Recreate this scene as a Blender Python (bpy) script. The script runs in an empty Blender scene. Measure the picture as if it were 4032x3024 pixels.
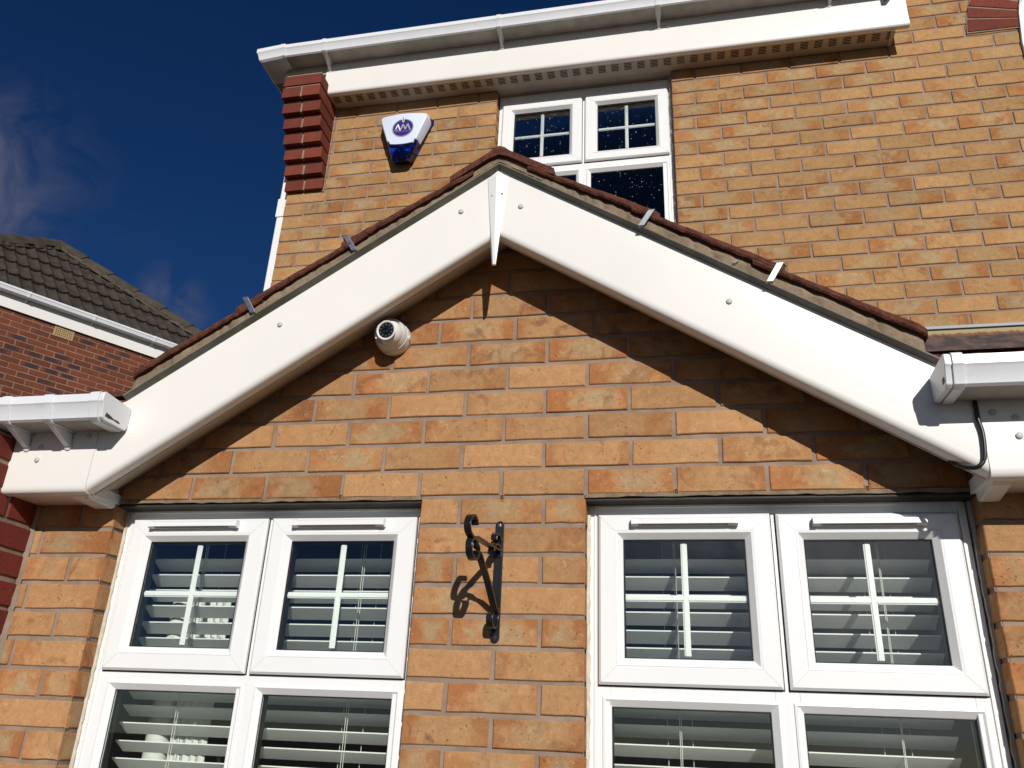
import bpy, bmesh, math, random
from mathutils import Vector, Matrix, Euler
random.seed(7)
S = bpy.context.scene
COL = S.collection

# ------------------------------------------------------------------ camera
cam_d = bpy.data.cameras.new('camera'); cam = bpy.data.objects.new('camera', cam_d); COL.objects.link(cam)
cam_d.sensor_width = 36; cam_d.sensor_fit = 'HORIZONTAL'; cam_d.lens = 28.946
cam_d.clip_start = 0.05; cam_d.clip_end = 600
Rr = Vector((0.97949556, 0.19728142, 0.04084723)); Ru = Vector((0.04181238, -0.39739883, 0.91669291)); Rb = Vector((0.19707912, -0.89618871, -0.3974992))
cam.matrix_world = Matrix(((Rr.x, Ru.x, Rb.x, 1.2517), (Rr.y, Ru.y, Rb.y, -2.0365), (Rr.z, Ru.z, Rb.z, -0.5834), (0, 0, 0, 1)))
S.camera = cam
S.render.resolution_x = 1024; S.render.resolution_y = 768

# ------------------------------------------------------------------ light
SUN = Vector((0.37, -1.0, 0.50)).normalized()
sd = bpy.data.lights.new('sun', 'SUN'); sd.energy = 4.25; sd.angle = math.radians(0.5); sd.color = (1.0, 0.965, 0.915)
so = bpy.data.objects.new('sun', sd); COL.objects.link(so)
so.rotation_euler = (-SUN).to_track_quat('-Z', 'Y').to_euler(); so.location = (3, -6, 6)
W = bpy.data.worlds.new('World'); S.world = W; W.use_nodes = True
nt = W.node_tree; nt.nodes.clear()
wo = nt.nodes.new('ShaderNodeOutputWorld'); bg = nt.nodes.new('ShaderNodeBackground')
sky = nt.nodes.new('ShaderNodeTexSky'); sky.sky_type = 'NISHITA'; sky.sun_disc = False
sky.sun_elevation = math.asin(SUN.z); sky.sun_rotation = math.atan2(SUN.x, SUN.y)
sky.air_density = 0.75; sky.dust_density = 0.15; sky.ozone_density = 3.0; sky.altitude = 600
bg.inputs[1].default_value = 0.076
hsv = nt.nodes.new('ShaderNodeHueSaturation'); hsv.inputs['Saturation'].default_value = 1.27; hsv.inputs['Value'].default_value = 0.57
hsv.inputs['Hue'].default_value = 0.512
nt.links.new(sky.outputs[0], hsv.inputs['Color'])
tc = nt.nodes.new('ShaderNodeTexCoord')
nz = nt.nodes.new('ShaderNodeTexNoise'); nz.inputs['Scale'].default_value = 13.0; nz.inputs['Detail'].default_value = 7; nz.inputs['Roughness'].default_value = .55; nz.inputs['Distortion'].default_value = .5
nt.links.new(tc.outputs['Generated'], nz.inputs['Vector'])
def wmath(op, a, b=None, c=None, clamp=False):
    n = nt.nodes.new('ShaderNodeMath'); n.operation = op; n.use_clamp = clamp
    for i, v in enumerate((a, b, c)):
        if v is None: continue
        if isinstance(v, (int, float)): n.inputs[i].default_value = v
        else: nt.links.new(v, n.inputs[i])
    return n.outputs[0]
def blob(d, r, gain):       # a soft patch of cloud round one direction of the sky
    dn = nt.nodes.new('ShaderNodeVectorMath'); dn.operation = 'DISTANCE'
    nt.links.new(tc.outputs['Generated'], dn.inputs[0]); dn.inputs[1].default_value = Vector(d).normalized()
    m = nt.nodes.new('ShaderNodeMapRange'); m.interpolation_type = 'SMOOTHSTEP'
    nt.links.new(dn.outputs['Value'], m.inputs['Value']); m.inputs['From Min'].default_value = r; m.inputs['From Max'].default_value = 0
    m.inputs['To Max'].default_value = gain
    return m.outputs[0]
tot = None
for d, r, g in [((-.680, .555, .485), .12, 1.0), ((-.640, .55, .545), .08, .5), ((-.548, .706, .443), .045, .8), ((-.535, .728, .425), .035, .6), ((-.60, .60, .53), .05, .25), ((-.575, .655, .505), .05, .10), ((.7, -.6, .2), .6, 1.0)]:
    b = blob(d, r, g); tot = b if tot is None else wmath('ADD', tot, b)
nm = wmath('MULTIPLY_ADD', nz.outputs[0], 3.4, -1.25, clamp=True)
cf = wmath('MULTIPLY', tot, nm, clamp=True)
cm = nt.nodes.new('ShaderNodeMixRGB'); nt.links.new(cf, cm.inputs['Fac']); nt.links.new(hsv.outputs[0], cm.inputs[1]); cm.inputs[2].default_value = (1.25, 1.38, 2.2, 1)
# bright cloud on the sunward side, behind the camera (it shows only as a reflection in the panes)
tot2 = wmath('ADD', blob((.22, -.96, .20), .30, 1.3), blob((.02, -.97, .30), .20, .8))
cf2 = wmath('MULTIPLY', tot2, wmath('MULTIPLY_ADD', nz.outputs[0], 3.4, -1.0, clamp=True), clamp=True)
cm2 = nt.nodes.new('ShaderNodeMixRGB'); nt.links.new(cf2, cm2.inputs['Fac']); nt.links.new(cm.outputs[0], cm2.inputs[1]); cm2.inputs[2].default_value = (11, 11.3, 12, 1)
nt.links.new(cm2.outputs[0], bg.inputs[0]); nt.links.new(bg.outputs[0], wo.inputs[0])
S.view_settings.view_transform = 'Standard'; S.view_settings.look = 'None'; S.view_settings.exposure = 0; S.view_settings.gamma = 1
S.cycles.max_bounces = 8; S.cycles.diffuse_bounces = 4; S.cycles.transparent_max_bounces = 12

# ------------------------------------------------------------------ material helpers
def newmat(name):
    m = bpy.data.materials.new(name); m.use_nodes = True; t = m.node_tree; t.nodes.clear()
    o = t.nodes.new('ShaderNodeOutputMaterial'); p = t.nodes.new('ShaderNodeBsdfPrincipled'); t.links.new(p.outputs[0], o.inputs[0])
    return m, t, p, o
class NB:
    def __init__(s, t): s.t = t
    def n(s, k, **kw):
        x = s.t.nodes.new(k)
        for a, b in kw.items(): setattr(x, a, b)
        return x
    def setin(s, node, i, v):
        if hasattr(v, 'is_output'): s.t.links.new(v, node.inputs[i])
        else: node.inputs[i].default_value = v
    def math(s, op, a, b=0.0, c=None, clamp=False):
        x = s.n('ShaderNodeMath', operation=op); x.use_clamp = clamp; s.setin(x, 0, a); s.setin(x, 1, b)
        if c is not None: s.setin(x, 2, c)
        return x.outputs[0]
    def noise(s, vec, scale, detail=4, rough=.5, dist=0.0):
        x = s.n('ShaderNodeTexNoise'); s.t.links.new(vec, x.inputs['Vector']); x.inputs['Scale'].default_value = scale
        x.inputs['Detail'].default_value = detail; x.inputs['Roughness'].default_value = rough; x.inputs['Distortion'].default_value = dist
        return x.outputs[0]
    def step(s, v, a, b, to=1.0):
        x = s.n('ShaderNodeMapRange', interpolation_type='SMOOTHSTEP'); s.setin(x, 0, v); x.inputs[1].default_value = a; x.inputs[2].default_value = b
        x.inputs[3].default_value = 0; x.inputs[4].default_value = to; return x.outputs[0]
    def mix(s, f, a, b):
        x = s.n('ShaderNodeMixRGB'); s.setin(x, 0, f)
        for i, v in ((1, a), (2, b)):
            if isinstance(v, tuple): x.inputs[i].default_value = (*v, 1)
            else: s.t.links.new(v, x.inputs[i])
        return x.outputs[0]
    def vadd(s, a, b, sc=1.0):
        m = s.n('ShaderNodeVectorMath', operation='MULTIPLY_ADD'); s.t.links.new(b, m.inputs[0]); m.inputs[1].default_value = (sc, sc, sc); s.t.links.new(a, m.inputs[2]); return m.outputs[0]
    def bump(s, p, h, strength, dist):
        x = s.n('ShaderNodeBump'); x.inputs['Strength'].default_value = strength; x.inputs['Distance'].default_value = dist
        s.t.links.new(h, x.inputs['Height']); s.t.links.new(x.outputs[0], p.inputs['Normal'])

def plain(name, c, rough=.5, spec=.4, metal=0, var=0.0, vscale=8, bump=0, bscale=80, bdist=.002, dirt=None, dirt_amt=0):
    m, t, p, o = newmat(name); b = NB(t)
    p.inputs['Roughness'].default_value = rough; p.inputs['Metallic'].default_value = metal; p.inputs['Specular IOR Level'].default_value = spec
    tcn = b.n('ShaderNodeTexCoord'); co = tcn.outputs['Object']
    n1 = b.noise(co, vscale, 5, .6)
    f = b.step(n1, .3, .7)
    c2 = tuple(x * (1 - var) for x in c)
    col = b.mix(f, c, c2)
    if dirt:
        n2 = b.noise(co, vscale * 3.1, 6, .65, .4); f2 = b.step(n2, .58, .78, dirt_amt); col = b.mix(f2, col, dirt)
    t.links.new(col, p.inputs['Base Color'])
    if bump: b.bump(p, b.noise(co, bscale, 5, .6), bump, bdist)
    return m

def brick_yellow(name, tan, orange, burnc, kissa):
    m, t, p, o = newmat(name); b = NB(t)
    co = b.n('ShaderNodeTexCoord').outputs['Object']
    a = b.n('ShaderNodeAttribute', attribute_name='rnd'); sp = b.n('ShaderNodeSeparateColor'); t.links.new(a.outputs['Color'], sp.inputs[0])
    r, g, bl = sp.outputs[0], sp.outputs[1], sp.outputs[2]
    u_ = b.n('ShaderNodeAttribute', attribute_name='buv'); su = b.n('ShaderNodeSeparateColor'); t.links.new(u_.outputs['Color'], su.inputs[0])
    U, V = su.outputs[0], su.outputs[1]
    vec = b.vadd(co, a.outputs['Vector'], 23.0)
    big = b.noise(vec, 9, 3, .5, .6); mid = b.noise(vec, 30, 5, .6, .5); fine = b.noise(vec, 170, 4, .6); fine2 = b.noise(vec, 135, 4, .6)
    edge = b.math('ABSOLUTE', b.math('SUBTRACT', U, b.math('MULTIPLY_ADD', bl, .34, .33)))                      # 0 at the middle of a brick, .5 at its ends
    endm = b.step(b.math('ADD', edge, b.math('MULTIPLY', b.math('SUBTRACT', mid, .5), .7)), .24, .46)
    endm = b.math('MULTIPLY', endm, b.math('MULTIPLY_ADD', r, .55, .25))
    of = b.math('ADD', b.math('MULTIPLY_ADD', b.math('SUBTRACT', big, .5), 2.4, b.math('MULTIPLY', b.math('SUBTRACT', g, .5), .9)), b.math('ADD', endm, .08), clamp=True)
    col = b.mix(of, tan, orange)
    # olive-grey kiss mark in the middle of some bricks
    cen = b.step(b.math('ADD', edge, b.math('MULTIPLY', b.math('SUBTRACT', mid, .5), 1.1)), .34, .06)
    vv = b.math('ABSOLUTE', b.math('SUBTRACT', V, .5)); cen = b.math('MULTIPLY', cen, b.step(vv, .5, .25))
    kiss = b.math('MULTIPLY', cen, b.step(g, .30, .80, kissa))
    col = b.mix(kiss, col, b.mix(mid, (.40, .30, .17), (.29, .21, .11)))
    # darker burnt patch on some
    burn = b.math('MULTIPLY', b.step(b.noise(vec, 16, 4, .55, .8), .52, .70), b.step(r, .35, .9, .7))
    col = b.mix(burn, col, burnc)
    # pale bloom and streaks
    pale = b.math('MULTIPLY', b.step(b.noise(vec, 45, 5, .7), .56, .72), .35); col = b.mix(pale, col, (.54, .38, .21))
    spk = b.math('MULTIPLY', b.step(fine2, .60, .68), b.math('MULTIPLY_ADD', b.step(b.noise(vec, 20, 3, .5), .48, .62), .75, .15))
    col = b.mix(b.math('MULTIPLY', spk, .85), col, (.125, .072, .04))
    lsp = b.step(b.noise(vec, 120, 2, .5), .70, .74, .5); col = b.mix(lsp, col, (.58, .42, .26))
    gr = b.math('MULTIPLY', b.math('MULTIPLY_ADD', fine, .34, .83), b.math('MULTIPLY', b.math('MULTIPLY_ADD', b.noise(vec, 42, 6, .7, .6), .75, .64), b.math('MULTIPLY_ADD', bl, .26, .85)))
    mm = b.n('ShaderNodeMixRGB', blend_type='MULTIPLY'); mm.inputs[0].default_value = 1; t.links.new(col, mm.inputs[1])
    cc = b.n('ShaderNodeCombineColor'); [t.links.new(gr, cc.inputs[i]) for i in range(3)]; t.links.new(cc.outputs[0], mm.inputs[2])
    t.links.new(mm.outputs[0], p.inputs['Base Color'])
    p.inputs['Roughness'].default_value = .93; p.inputs['Specular IOR Level'].default_value = .15
    h = b.math('ADD', b.math('MULTIPLY', mid, .7), b.math('SUBTRACT', b.math('MULTIPLY', fine, .35), b.math('MULTIPLY', spk, .5)))
    b.bump(p, h, .5, .003)
    return m
def brick_red(name, c1, c2, dark=None, damt=0.0):
    m, t, p, o = newmat(name); b = NB(t)
    co = b.n('ShaderNodeTexCoord').outputs['Object']
    a = b.n('ShaderNodeAttribute', attribute_name='rnd'); sp = b.n('ShaderNodeSeparateColor'); t.links.new(a.outputs['Color'], sp.inputs[0])
    u_ = b.n('ShaderNodeAttribute', attribute_name='buv'); su = b.n('ShaderNodeSeparateColor'); t.links.new(u_.outputs['Color'], su.inputs[0])
    vec = b.vadd(co, a.outputs['Vector'], 17.0)
    mid = b.noise(vec, 22, 5, .6, .3); fine = b.noise(vec, 150, 4, .65)
    f = b.math('ADD', b.math('MULTIPLY', b.math('SUBTRACT', mid, .5), 1.6), sp.outputs[0], clamp=True)
    col = b.mix(f, c1, c2)
    if dark:
        edge = b.math('ABSOLUTE', b.math('SUBTRACT', su.outputs[0], b.math('MULTIPLY_ADD', sp.outputs[2], .3, .35)))
        ve = b.math('ABSOLUTE', b.math('SUBTRACT', su.outputs[1], .5))
        msk = b.math('MULTIPLY', b.step(b.math('ADD', edge, b.math('MULTIPLY', b.math('SUBTRACT', mid, .5), .5)), .42, .24), b.step(ve, .45, .34))
        msk = b.math('MULTIPLY', msk, b.step(sp.outputs[1], 1 - damt, 1 - damt + .22))
        col = b.mix(msk, col, dark)
    spk = b.step(b.noise(vec, 110, 3, .6), .60, .68, .55); col = b.mix(spk, col, tuple(x * .3 for x in c1))
    lt = b.step(fine, .66, .74, .35); col = b.mix(lt, col, tuple(min(1, x * 1.9 + .05) for x in c1))
    t.links.new(col, p.inputs['Base Color']); p.inputs['Roughness'].default_value = .93; p.inputs['Specular IOR Level'].default_value = .15
    b.bump(p, b.math('ADD', fine, mid), .4, .002)
    return m
M = {}
M['buff'] = brick_yellow('salmon_buff_brick', (.408, .222, .100), (.335, .138, .052), (.195, .085, .044), .75)
M['buffu'] = brick_yellow('ochre_buff_brick', (.388, .222, .096), (.322, .142, .052), (.200, .094, .046), .85)
M['red'] = brick_red('red_brick', (.195, .050, .031), (.135, .036, .025))
M['pier_red'] = brick_red('dark_red_brick', (.20, .040, .028), (.145, .032, .024))
M['nbrick'] = brick_red('brindle_brick', (.185, .056, .030), (.120, .038, .023), (.048, .034, .036), .40)
M['nyellow'] = brick_red('pale_brick', (.52, .36, .15), (.45, .30, .12))
M['mortar'] = plain('mortar', (.32, .235, .180), .95, .1, var=.3, vscale=12, bump=.6, bscale=160, bdist=.002, dirt=(.16, .10, .065), dirt_amt=.5)
M['nmortar'] = plain('pale_mortar', (.30, .20, .135), .95, .1, var=.3, vscale=6)
M['pvc'] = plain('white_pvc_board', (.80, .775, .725), .36, .5, var=.035, vscale=3, bump=.035, bscale=9, bdist=.004)
M['pvcw'] = plain('white_window_plastic', (.80, .80, .785), .30, .5, var=.02, vscale=5)
M['pvcg'] = plain('white_gutter_plastic', (.76, .77, .785), .34, .5, var=.05, vscale=7, dirt=(.44, .42, .36), dirt_amt=.30)
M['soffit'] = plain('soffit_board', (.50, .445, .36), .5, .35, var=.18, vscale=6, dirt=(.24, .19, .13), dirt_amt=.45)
M['cap'] = plain('nail_cap_plastic', (.50, .50, .49), .45, .4)
M['seal'] = plain('cream_sealant', (.66, .60, .49), .7, .2, var=.22, vscale=40, bump=.5, bscale=60, dirt=(.13, .10, .07), dirt_amt=.7)
M['gasket'] = plain('black_rubber_gasket', (.012, .012, .012), .6, .3)
M['tile'] = plain('red_concrete_tile', (.165, .062, .042), .95, .15, var=.5, vscale=60, bump=1.0, bscale=210, bdist=.007, dirt=(.060, .036, .028), dirt_amt=.9)
M['bed'] = plain('weathered_verge_mortar', (.285, .210, .140), .95, .1, var=.4, vscale=16, bump=1.0, bscale=55, bdist=.006, dirt=(.10, .075, .048), dirt_amt=.8)
M['uc'] = plain('grey_cement_strip', (.225, .215, .175), .9, .15, var=.4, vscale=10, bump=.4, bscale=90, dirt=(.09, .085, .065), dirt_amt=.7)
M['steel'] = plain('galvanised_clip', (.28, .30, .33), .42, .5, metal=.75, var=.3, vscale=60)
M['alu'] = plain('bright_alloy_clip', (.62, .59, .50), .28, .5, metal=.7)
M['lintel'] = plain('dark_steel_lintel', (.050, .042, .032), .6, .3, var=.4, vscale=20, dirt=(.12, .085, .05), dirt_amt=.6)
M['iron'] = plain('black_painted_iron', (.010, .0105, .012), .28, .55, var=.2, vscale=60, bump=.35, bscale=140, bdist=.001, dirt=(.03, .018, .012), dirt_amt=.5)
M['rust'] = plain('rusty_screw', (.08, .022, .012), .8, .2)
M['screw'] = plain('screw_steel', (.42, .42, .43), .4, .5, metal=.6)
M['cable'] = plain('black_cable', (.011, .011, .011), .3, .5)
M['camw'] = plain('white_camera_plastic', (.72, .705, .66), .34, .5, var=.03)
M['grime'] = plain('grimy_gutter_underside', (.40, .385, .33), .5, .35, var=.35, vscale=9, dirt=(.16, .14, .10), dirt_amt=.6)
M['black'] = plain('black_plastic', (.008, .008, .009), .2, .5)
M['lens'] = plain('camera_lens', (.004, .004, .006), .04, .9)
M['led'] = plain('infrared_led', (.20, .20, .21), .3, .5)
M['alarmw'] = plain('white_alarm_cover', (.66, .72, .84), .25, .5)
M['purple'] = plain('purple_logo', (.040, .012, .17), .4, .4)
M['lgrey'] = plain('grey_lettering', (.33, .35, .38), .4, .4)
M['lwhite'] = plain('white_lettering', (.80, .82, .86), .4, .4)
M['slat'] = plain('white_blind_slat', (.86, .865, .83), .5, .3)
M['cord'] = plain('blind_cord', (.66, .66, .60), .8, .2)
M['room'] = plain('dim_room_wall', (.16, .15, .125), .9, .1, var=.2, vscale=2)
M['ornament'] = plain('white_ornament', (.72, .74, .68), .5, .3)
M['nroof'] = plain('grey_brown_roof_tile', (.066, .053, .044), .95, .12, var=.45, vscale=5, bump=.7, bscale=60, bdist=.004, dirt=(.06, .05, .04), dirt_amt=.5)
M['nridge'] = plain('lichen_ridge_tile', (.075, .063, .048), .95, .12, var=.35, vscale=6, bump=.6, bscale=50, bdist=.004, dirt=(.11, .09, .058), dirt_amt=.5)
M['nbed'] = plain('ridge_mortar', (.105, .083, .058), .95, .1, var=.5, vscale=20, bump=.7, bscale=40, bdist=.006)
M['airb'] = plain('buff_air_brick', (.44, .31, .16), .9, .1, var=.2, vscale=14)
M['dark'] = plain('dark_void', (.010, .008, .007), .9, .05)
M['paving'] = plain('paving', (.090, .074, .058), .95, .1, var=.3, vscale=1.2, bump=.3, bscale=30)
M['terra'] = plain('terracotta_plastic', (.40, .20, .10), .7, .2, var=.2, vscale=90)
# glass: clear, reflecting more at grazing angles (no refraction so the sun gets in)
def glass(name, tint, drops=False, k=1.35):
    m, t, p, o = newmat(name); b = NB(t); t.nodes.remove(p)
    tr = b.n('ShaderNodeBsdfTransparent'); tr.inputs[0].default_value = (*tint, 1)
    gl = b.n('ShaderNodeBsdfGlossy'); gl.inputs['Roughness'].default_value = .004; gl.inputs[0].default_value = (1, 1, 1, 1)
    fr = b.n('ShaderNodeFresnel'); fr.inputs[0].default_value = 1.5
    f = b.math('MULTIPLY', fr.outputs[0], k, clamp=True)
    mx = b.n('ShaderNodeMixShader'); t.links.new(f, mx.inputs[0]); t.links.new(tr.outputs[0], mx.inputs[1]); t.links.new(gl.outputs[0], mx.inputs[2])
    out = mx.outputs[0]
    if drops:        # beads of rain on the pane
        co = b.n('ShaderNodeTexCoord').outputs['Object']
        vo = b.n('ShaderNodeTexVoronoi'); t.links.new(co, vo.inputs['Vector']); vo.inputs['Scale'].default_value = 88; vo.inputs['Randomness'].default_value = 1
        sc = b.n('ShaderNodeSeparateColor'); t.links.new(vo.outputs['Color'], sc.inputs[0])
        rad = b.math('MULTIPLY_ADD', b.step(sc.outputs[0], .40, 1.0), .155, -.02)
        dm = b.math('LESS_THAN', vo.outputs['Distance'], rad)
        df = b.n('ShaderNodeBsdfDiffuse'); br = b.mix(sc.outputs[1], (.10, .10, .11), (.95, .95, .95)); t.links.new(br, df.inputs[0])
        m2 = b.n('ShaderNodeMixShader'); t.links.new(dm, m2.inputs[0]); t.links.new(out, m2.inputs[1]); t.links.new(df.outputs[0], m2.inputs[2]); out = m2.outputs[0]
    t.links.new(out, o.inputs[0]); return m
M['glass'] = glass('window_glass', (.965, .985, .97), k=.95)
M['glassd'] = glass('rain_spotted_glass', (.93, .95, .945), True, .38)
def blue_lens():
    m, t, p, o = newmat('blue_strobe_lens'); b = NB(t)
    p.inputs['Base Color'].default_value = (.004, .008, .20, 1); p.inputs['Roughness'].default_value = .12; p.inputs['Specular IOR Level'].default_value = .6
    co = b.n('ShaderNodeTexCoord').outputs['Object']; n = b.noise(co, 34, 3, .5, .4)
    t.links.new(b.mix(b.step(n, .54, .72), (.001, .0015, .014), (.004, .030, .50)), p.inputs['Base Color'])
    return m
M['blue'] = blue_lens()
def lead():
    m, t, p, o = newmat('stained_lead'); b = NB(t)
    co = b.n('ShaderNodeTexCoord').outputs['Object']; sx = b.n('ShaderNodeSeparateXYZ'); t.links.new(co, sx.inputs[0])
    mp = b.n('ShaderNodeMapping'); t.links.new(co, mp.inputs[0]); mp.inputs['Scale'].default_value = (60, 8, 8)
    n1 = b.noise(mp.outputs[0], 1, 5, .6); n2 = b.noise(co, 18, 5, .6)
    z = b.math('ADD', sx.outputs[2], b.math('MULTIPLY', b.math('SUBTRACT', n1, .5), .05))
    f = b.step(z, .974, .955)
    col = b.mix(f, (.30, .24, .12), b.mix(b.step(n2, .4, .62), (.045, .036, .038), (.115, .075, .062)))
    rb = b.math('MULTIPLY', b.step(z, .976, .964), b.step(z, .942, .956)); col = b.mix(b.math('MULTIPLY', rb, .7), col, (.22, .08, .03))
    t.links.new(col, p.inputs['Base Color']); p.inputs['Roughness'].default_value = .6; return m
M['lead'] = lead()
M['leadedge'] = plain('blue_grey_lead_edge', (.22, .25, .28), .5, .4)

# ------------------------------------------------------------------ mesh helpers
class MB:
    def __init__(s): s.v = []; s.f = []; s.m = []; s.c = {}; s.uv = {}; s.cr = (0, 0, 0); s.smooth = False
    def add(s, vs, fs, mi=0, rnd=None, uvs=None):
        o = len(s.v); s.v += [tuple(v) for v in vs]
        for f in fs: s.f.append(tuple(i + o for i in f)); s.m.append(mi)
        for i in range(len(vs)):
            if rnd: s.c[o + i] = rnd
            if uvs: s.uv[o + i] = uvs[i]
    def box(s, x0, x1, y0, y1, z0, z1, mi=0, rnd=None):
        vs = [(x, y, z) for x in (x0, x1) for y in (y0, y1) for z in (z0, z1)]
        s.add(vs, [(0, 1, 3, 2), (4, 6, 7, 5), (0, 4, 5, 1), (2, 3, 7, 6), (0, 2, 6, 4), (1, 5, 7, 3)], mi, rnd, [(.5, .5)] * 8)
    def prism(s, poly, y0, y1, mi=0):            # polygon in xz, extruded along y
        n = len(poly)
        s.add([(x, y0, z) for x, z in poly] + [(x, y1, z) for x, z in poly],
              [tuple(range(n)), tuple(range(2 * n - 1, n - 1, -1))] + [(i, (i + 1) % n, n + (i + 1) % n, n + i) for i in range(n)], mi)
    def prismx(s, poly, x0, x1, mi=0):           # polygon in yz, extruded along x
        n = len(poly)
        s.add([(x0, y, z) for y, z in poly] + [(x1, y, z) for y, z in poly],
              [tuple(range(n)), tuple(range(2 * n - 1, n - 1, -1))] + [(i, (i + 1) % n, n + (i + 1) % n, n + i) for i in range(n)], mi)
    def loft(s, rings, closed=True, caps=True, mi=0):
        n = len(rings[0]); o = []
        for r in rings: o += list(r)
        fs = []
        for k in range(len(rings) - 1):
            for i in range(n if closed else n - 1):
                j = (i + 1) % n; fs.append((k * n + i, k * n + j, (k + 1) * n + j, (k + 1) * n + i))
        if caps: fs.append(tuple(range(n - 1, -1, -1))); fs.append(tuple((len(rings) - 1) * n + i for i in range(n)))
        s.add(o, fs, mi)
    def tube(s, pts, r, n=10, mi=0, rs=None):
        pts = [Vector(p) for p in pts]; rings = []
        for i, p in enumerate(pts):
            d = (pts[min(i + 1, len(pts) - 1)] - pts[max(i - 1, 0)]).normalized()
            a = Vector((0, 0, 1)) if abs(d.z) < .9 else Vector((1, 0, 0))
            u = d.cross(a).normalized(); w = d.cross(u).normalized(); rr = rs[i] if rs else r
            rings.append([p + u * rr * math.cos(2 * math.pi * k / n) + w * rr * math.sin(2 * math.pi * k / n) for k in range(n)])
        s.loft(rings, True, True, mi)
    def lathe(s, c, ax, prof, n=24, mi=0):       # prof = [(along, radius)]
        c = Vector(c); ax = Vector(ax).normalized(); a = Vector((0, 0, 1)) if abs(ax.z) < .9 else Vector((1, 0, 0))
        u = ax.cross(a).normalized(); w = ax.cross(u).normalized()
        s.loft([[c + ax * h + (u * math.cos(2 * math.pi * k / n) + w * math.sin(2 * math.pi * k / n)) * max(r, 1e-5) for k in range(n)] for h, r in prof], True, True, mi)
    def ring(s, x0, x1, z0, z1, prof, mi=0):     # mitred frame, prof = [(inset, y)]
        o = []
        for d, y in prof: o += [(x0 + d, y, z0 + d), (x1 - d, y, z0 + d), (x1 - d, y, z1 - d), (x0 + d, y, z1 - d)]
        fs = []
        for k in range(len(prof) - 1):
            for i in range(4): j = (i + 1) % 4; fs.append((4 * k + i, 4 * k + j, 4 * k + 4 + j, 4 * k + 4 + i))
        s.add(o, fs, mi)
    def build(s, name, mats, parent=None, smooth=0, bevel=0, kind=None):
        me = bpy.data.meshes.new(name); me.from_pydata(s.v, [], s.f); me.update()
        bm = bmesh.new(); bm.from_mesh(me); bmesh.ops.recalc_face_normals(bm, faces=bm.faces); bm.to_mesh(me); bm.free()
        mats = mats if isinstance(mats, (list, tuple)) else [mats]
        for m in mats: me.materials.append(m)
        me.polygons.foreach_set('material_index', s.m)
        if s.c:
            for nm, src in (('rnd', s.c), ('buv', s.uv)):
                at = me.color_attributes.new(nm, 'FLOAT_COLOR', 'POINT'); buf = []
                for i in range(len(s.v)):
                    q = src.get(i, (0, 0, 0)); buf += [q[0], q[1], q[2] if len(q) > 2 else 0, 1]
                at.data.foreach_set('color', buf)
        o = bpy.data.objects.new(name, me); COL.objects.link(o)
        if parent: o.parent = parent
        if smooth:
            for p in me.polygons: p.use_smooth = True
            try: me.set_sharp_from_angle(angle=math.radians(smooth))
            except Exception: pass
        if bevel:
            bv = o.modifiers.new('bevel', 'BEVEL'); bv.width = bevel; bv.segments = 2; bv.limit_method = 'ANGLE'; bv.angle_limit = math.radians(35)
        if kind: o['kind'] = kind
        return o
def thing(name, label, cat, group=None):
    o = bpy.data.objects.new(name, None); COL.objects.link(o); o['label'] = label; o['category'] = cat
    if group: o['group'] = group
    return o
def tag(o, label, cat, group=None):
    o['label'] = label; o['category'] = cat
    if group: o['group'] = group
    return o

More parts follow.
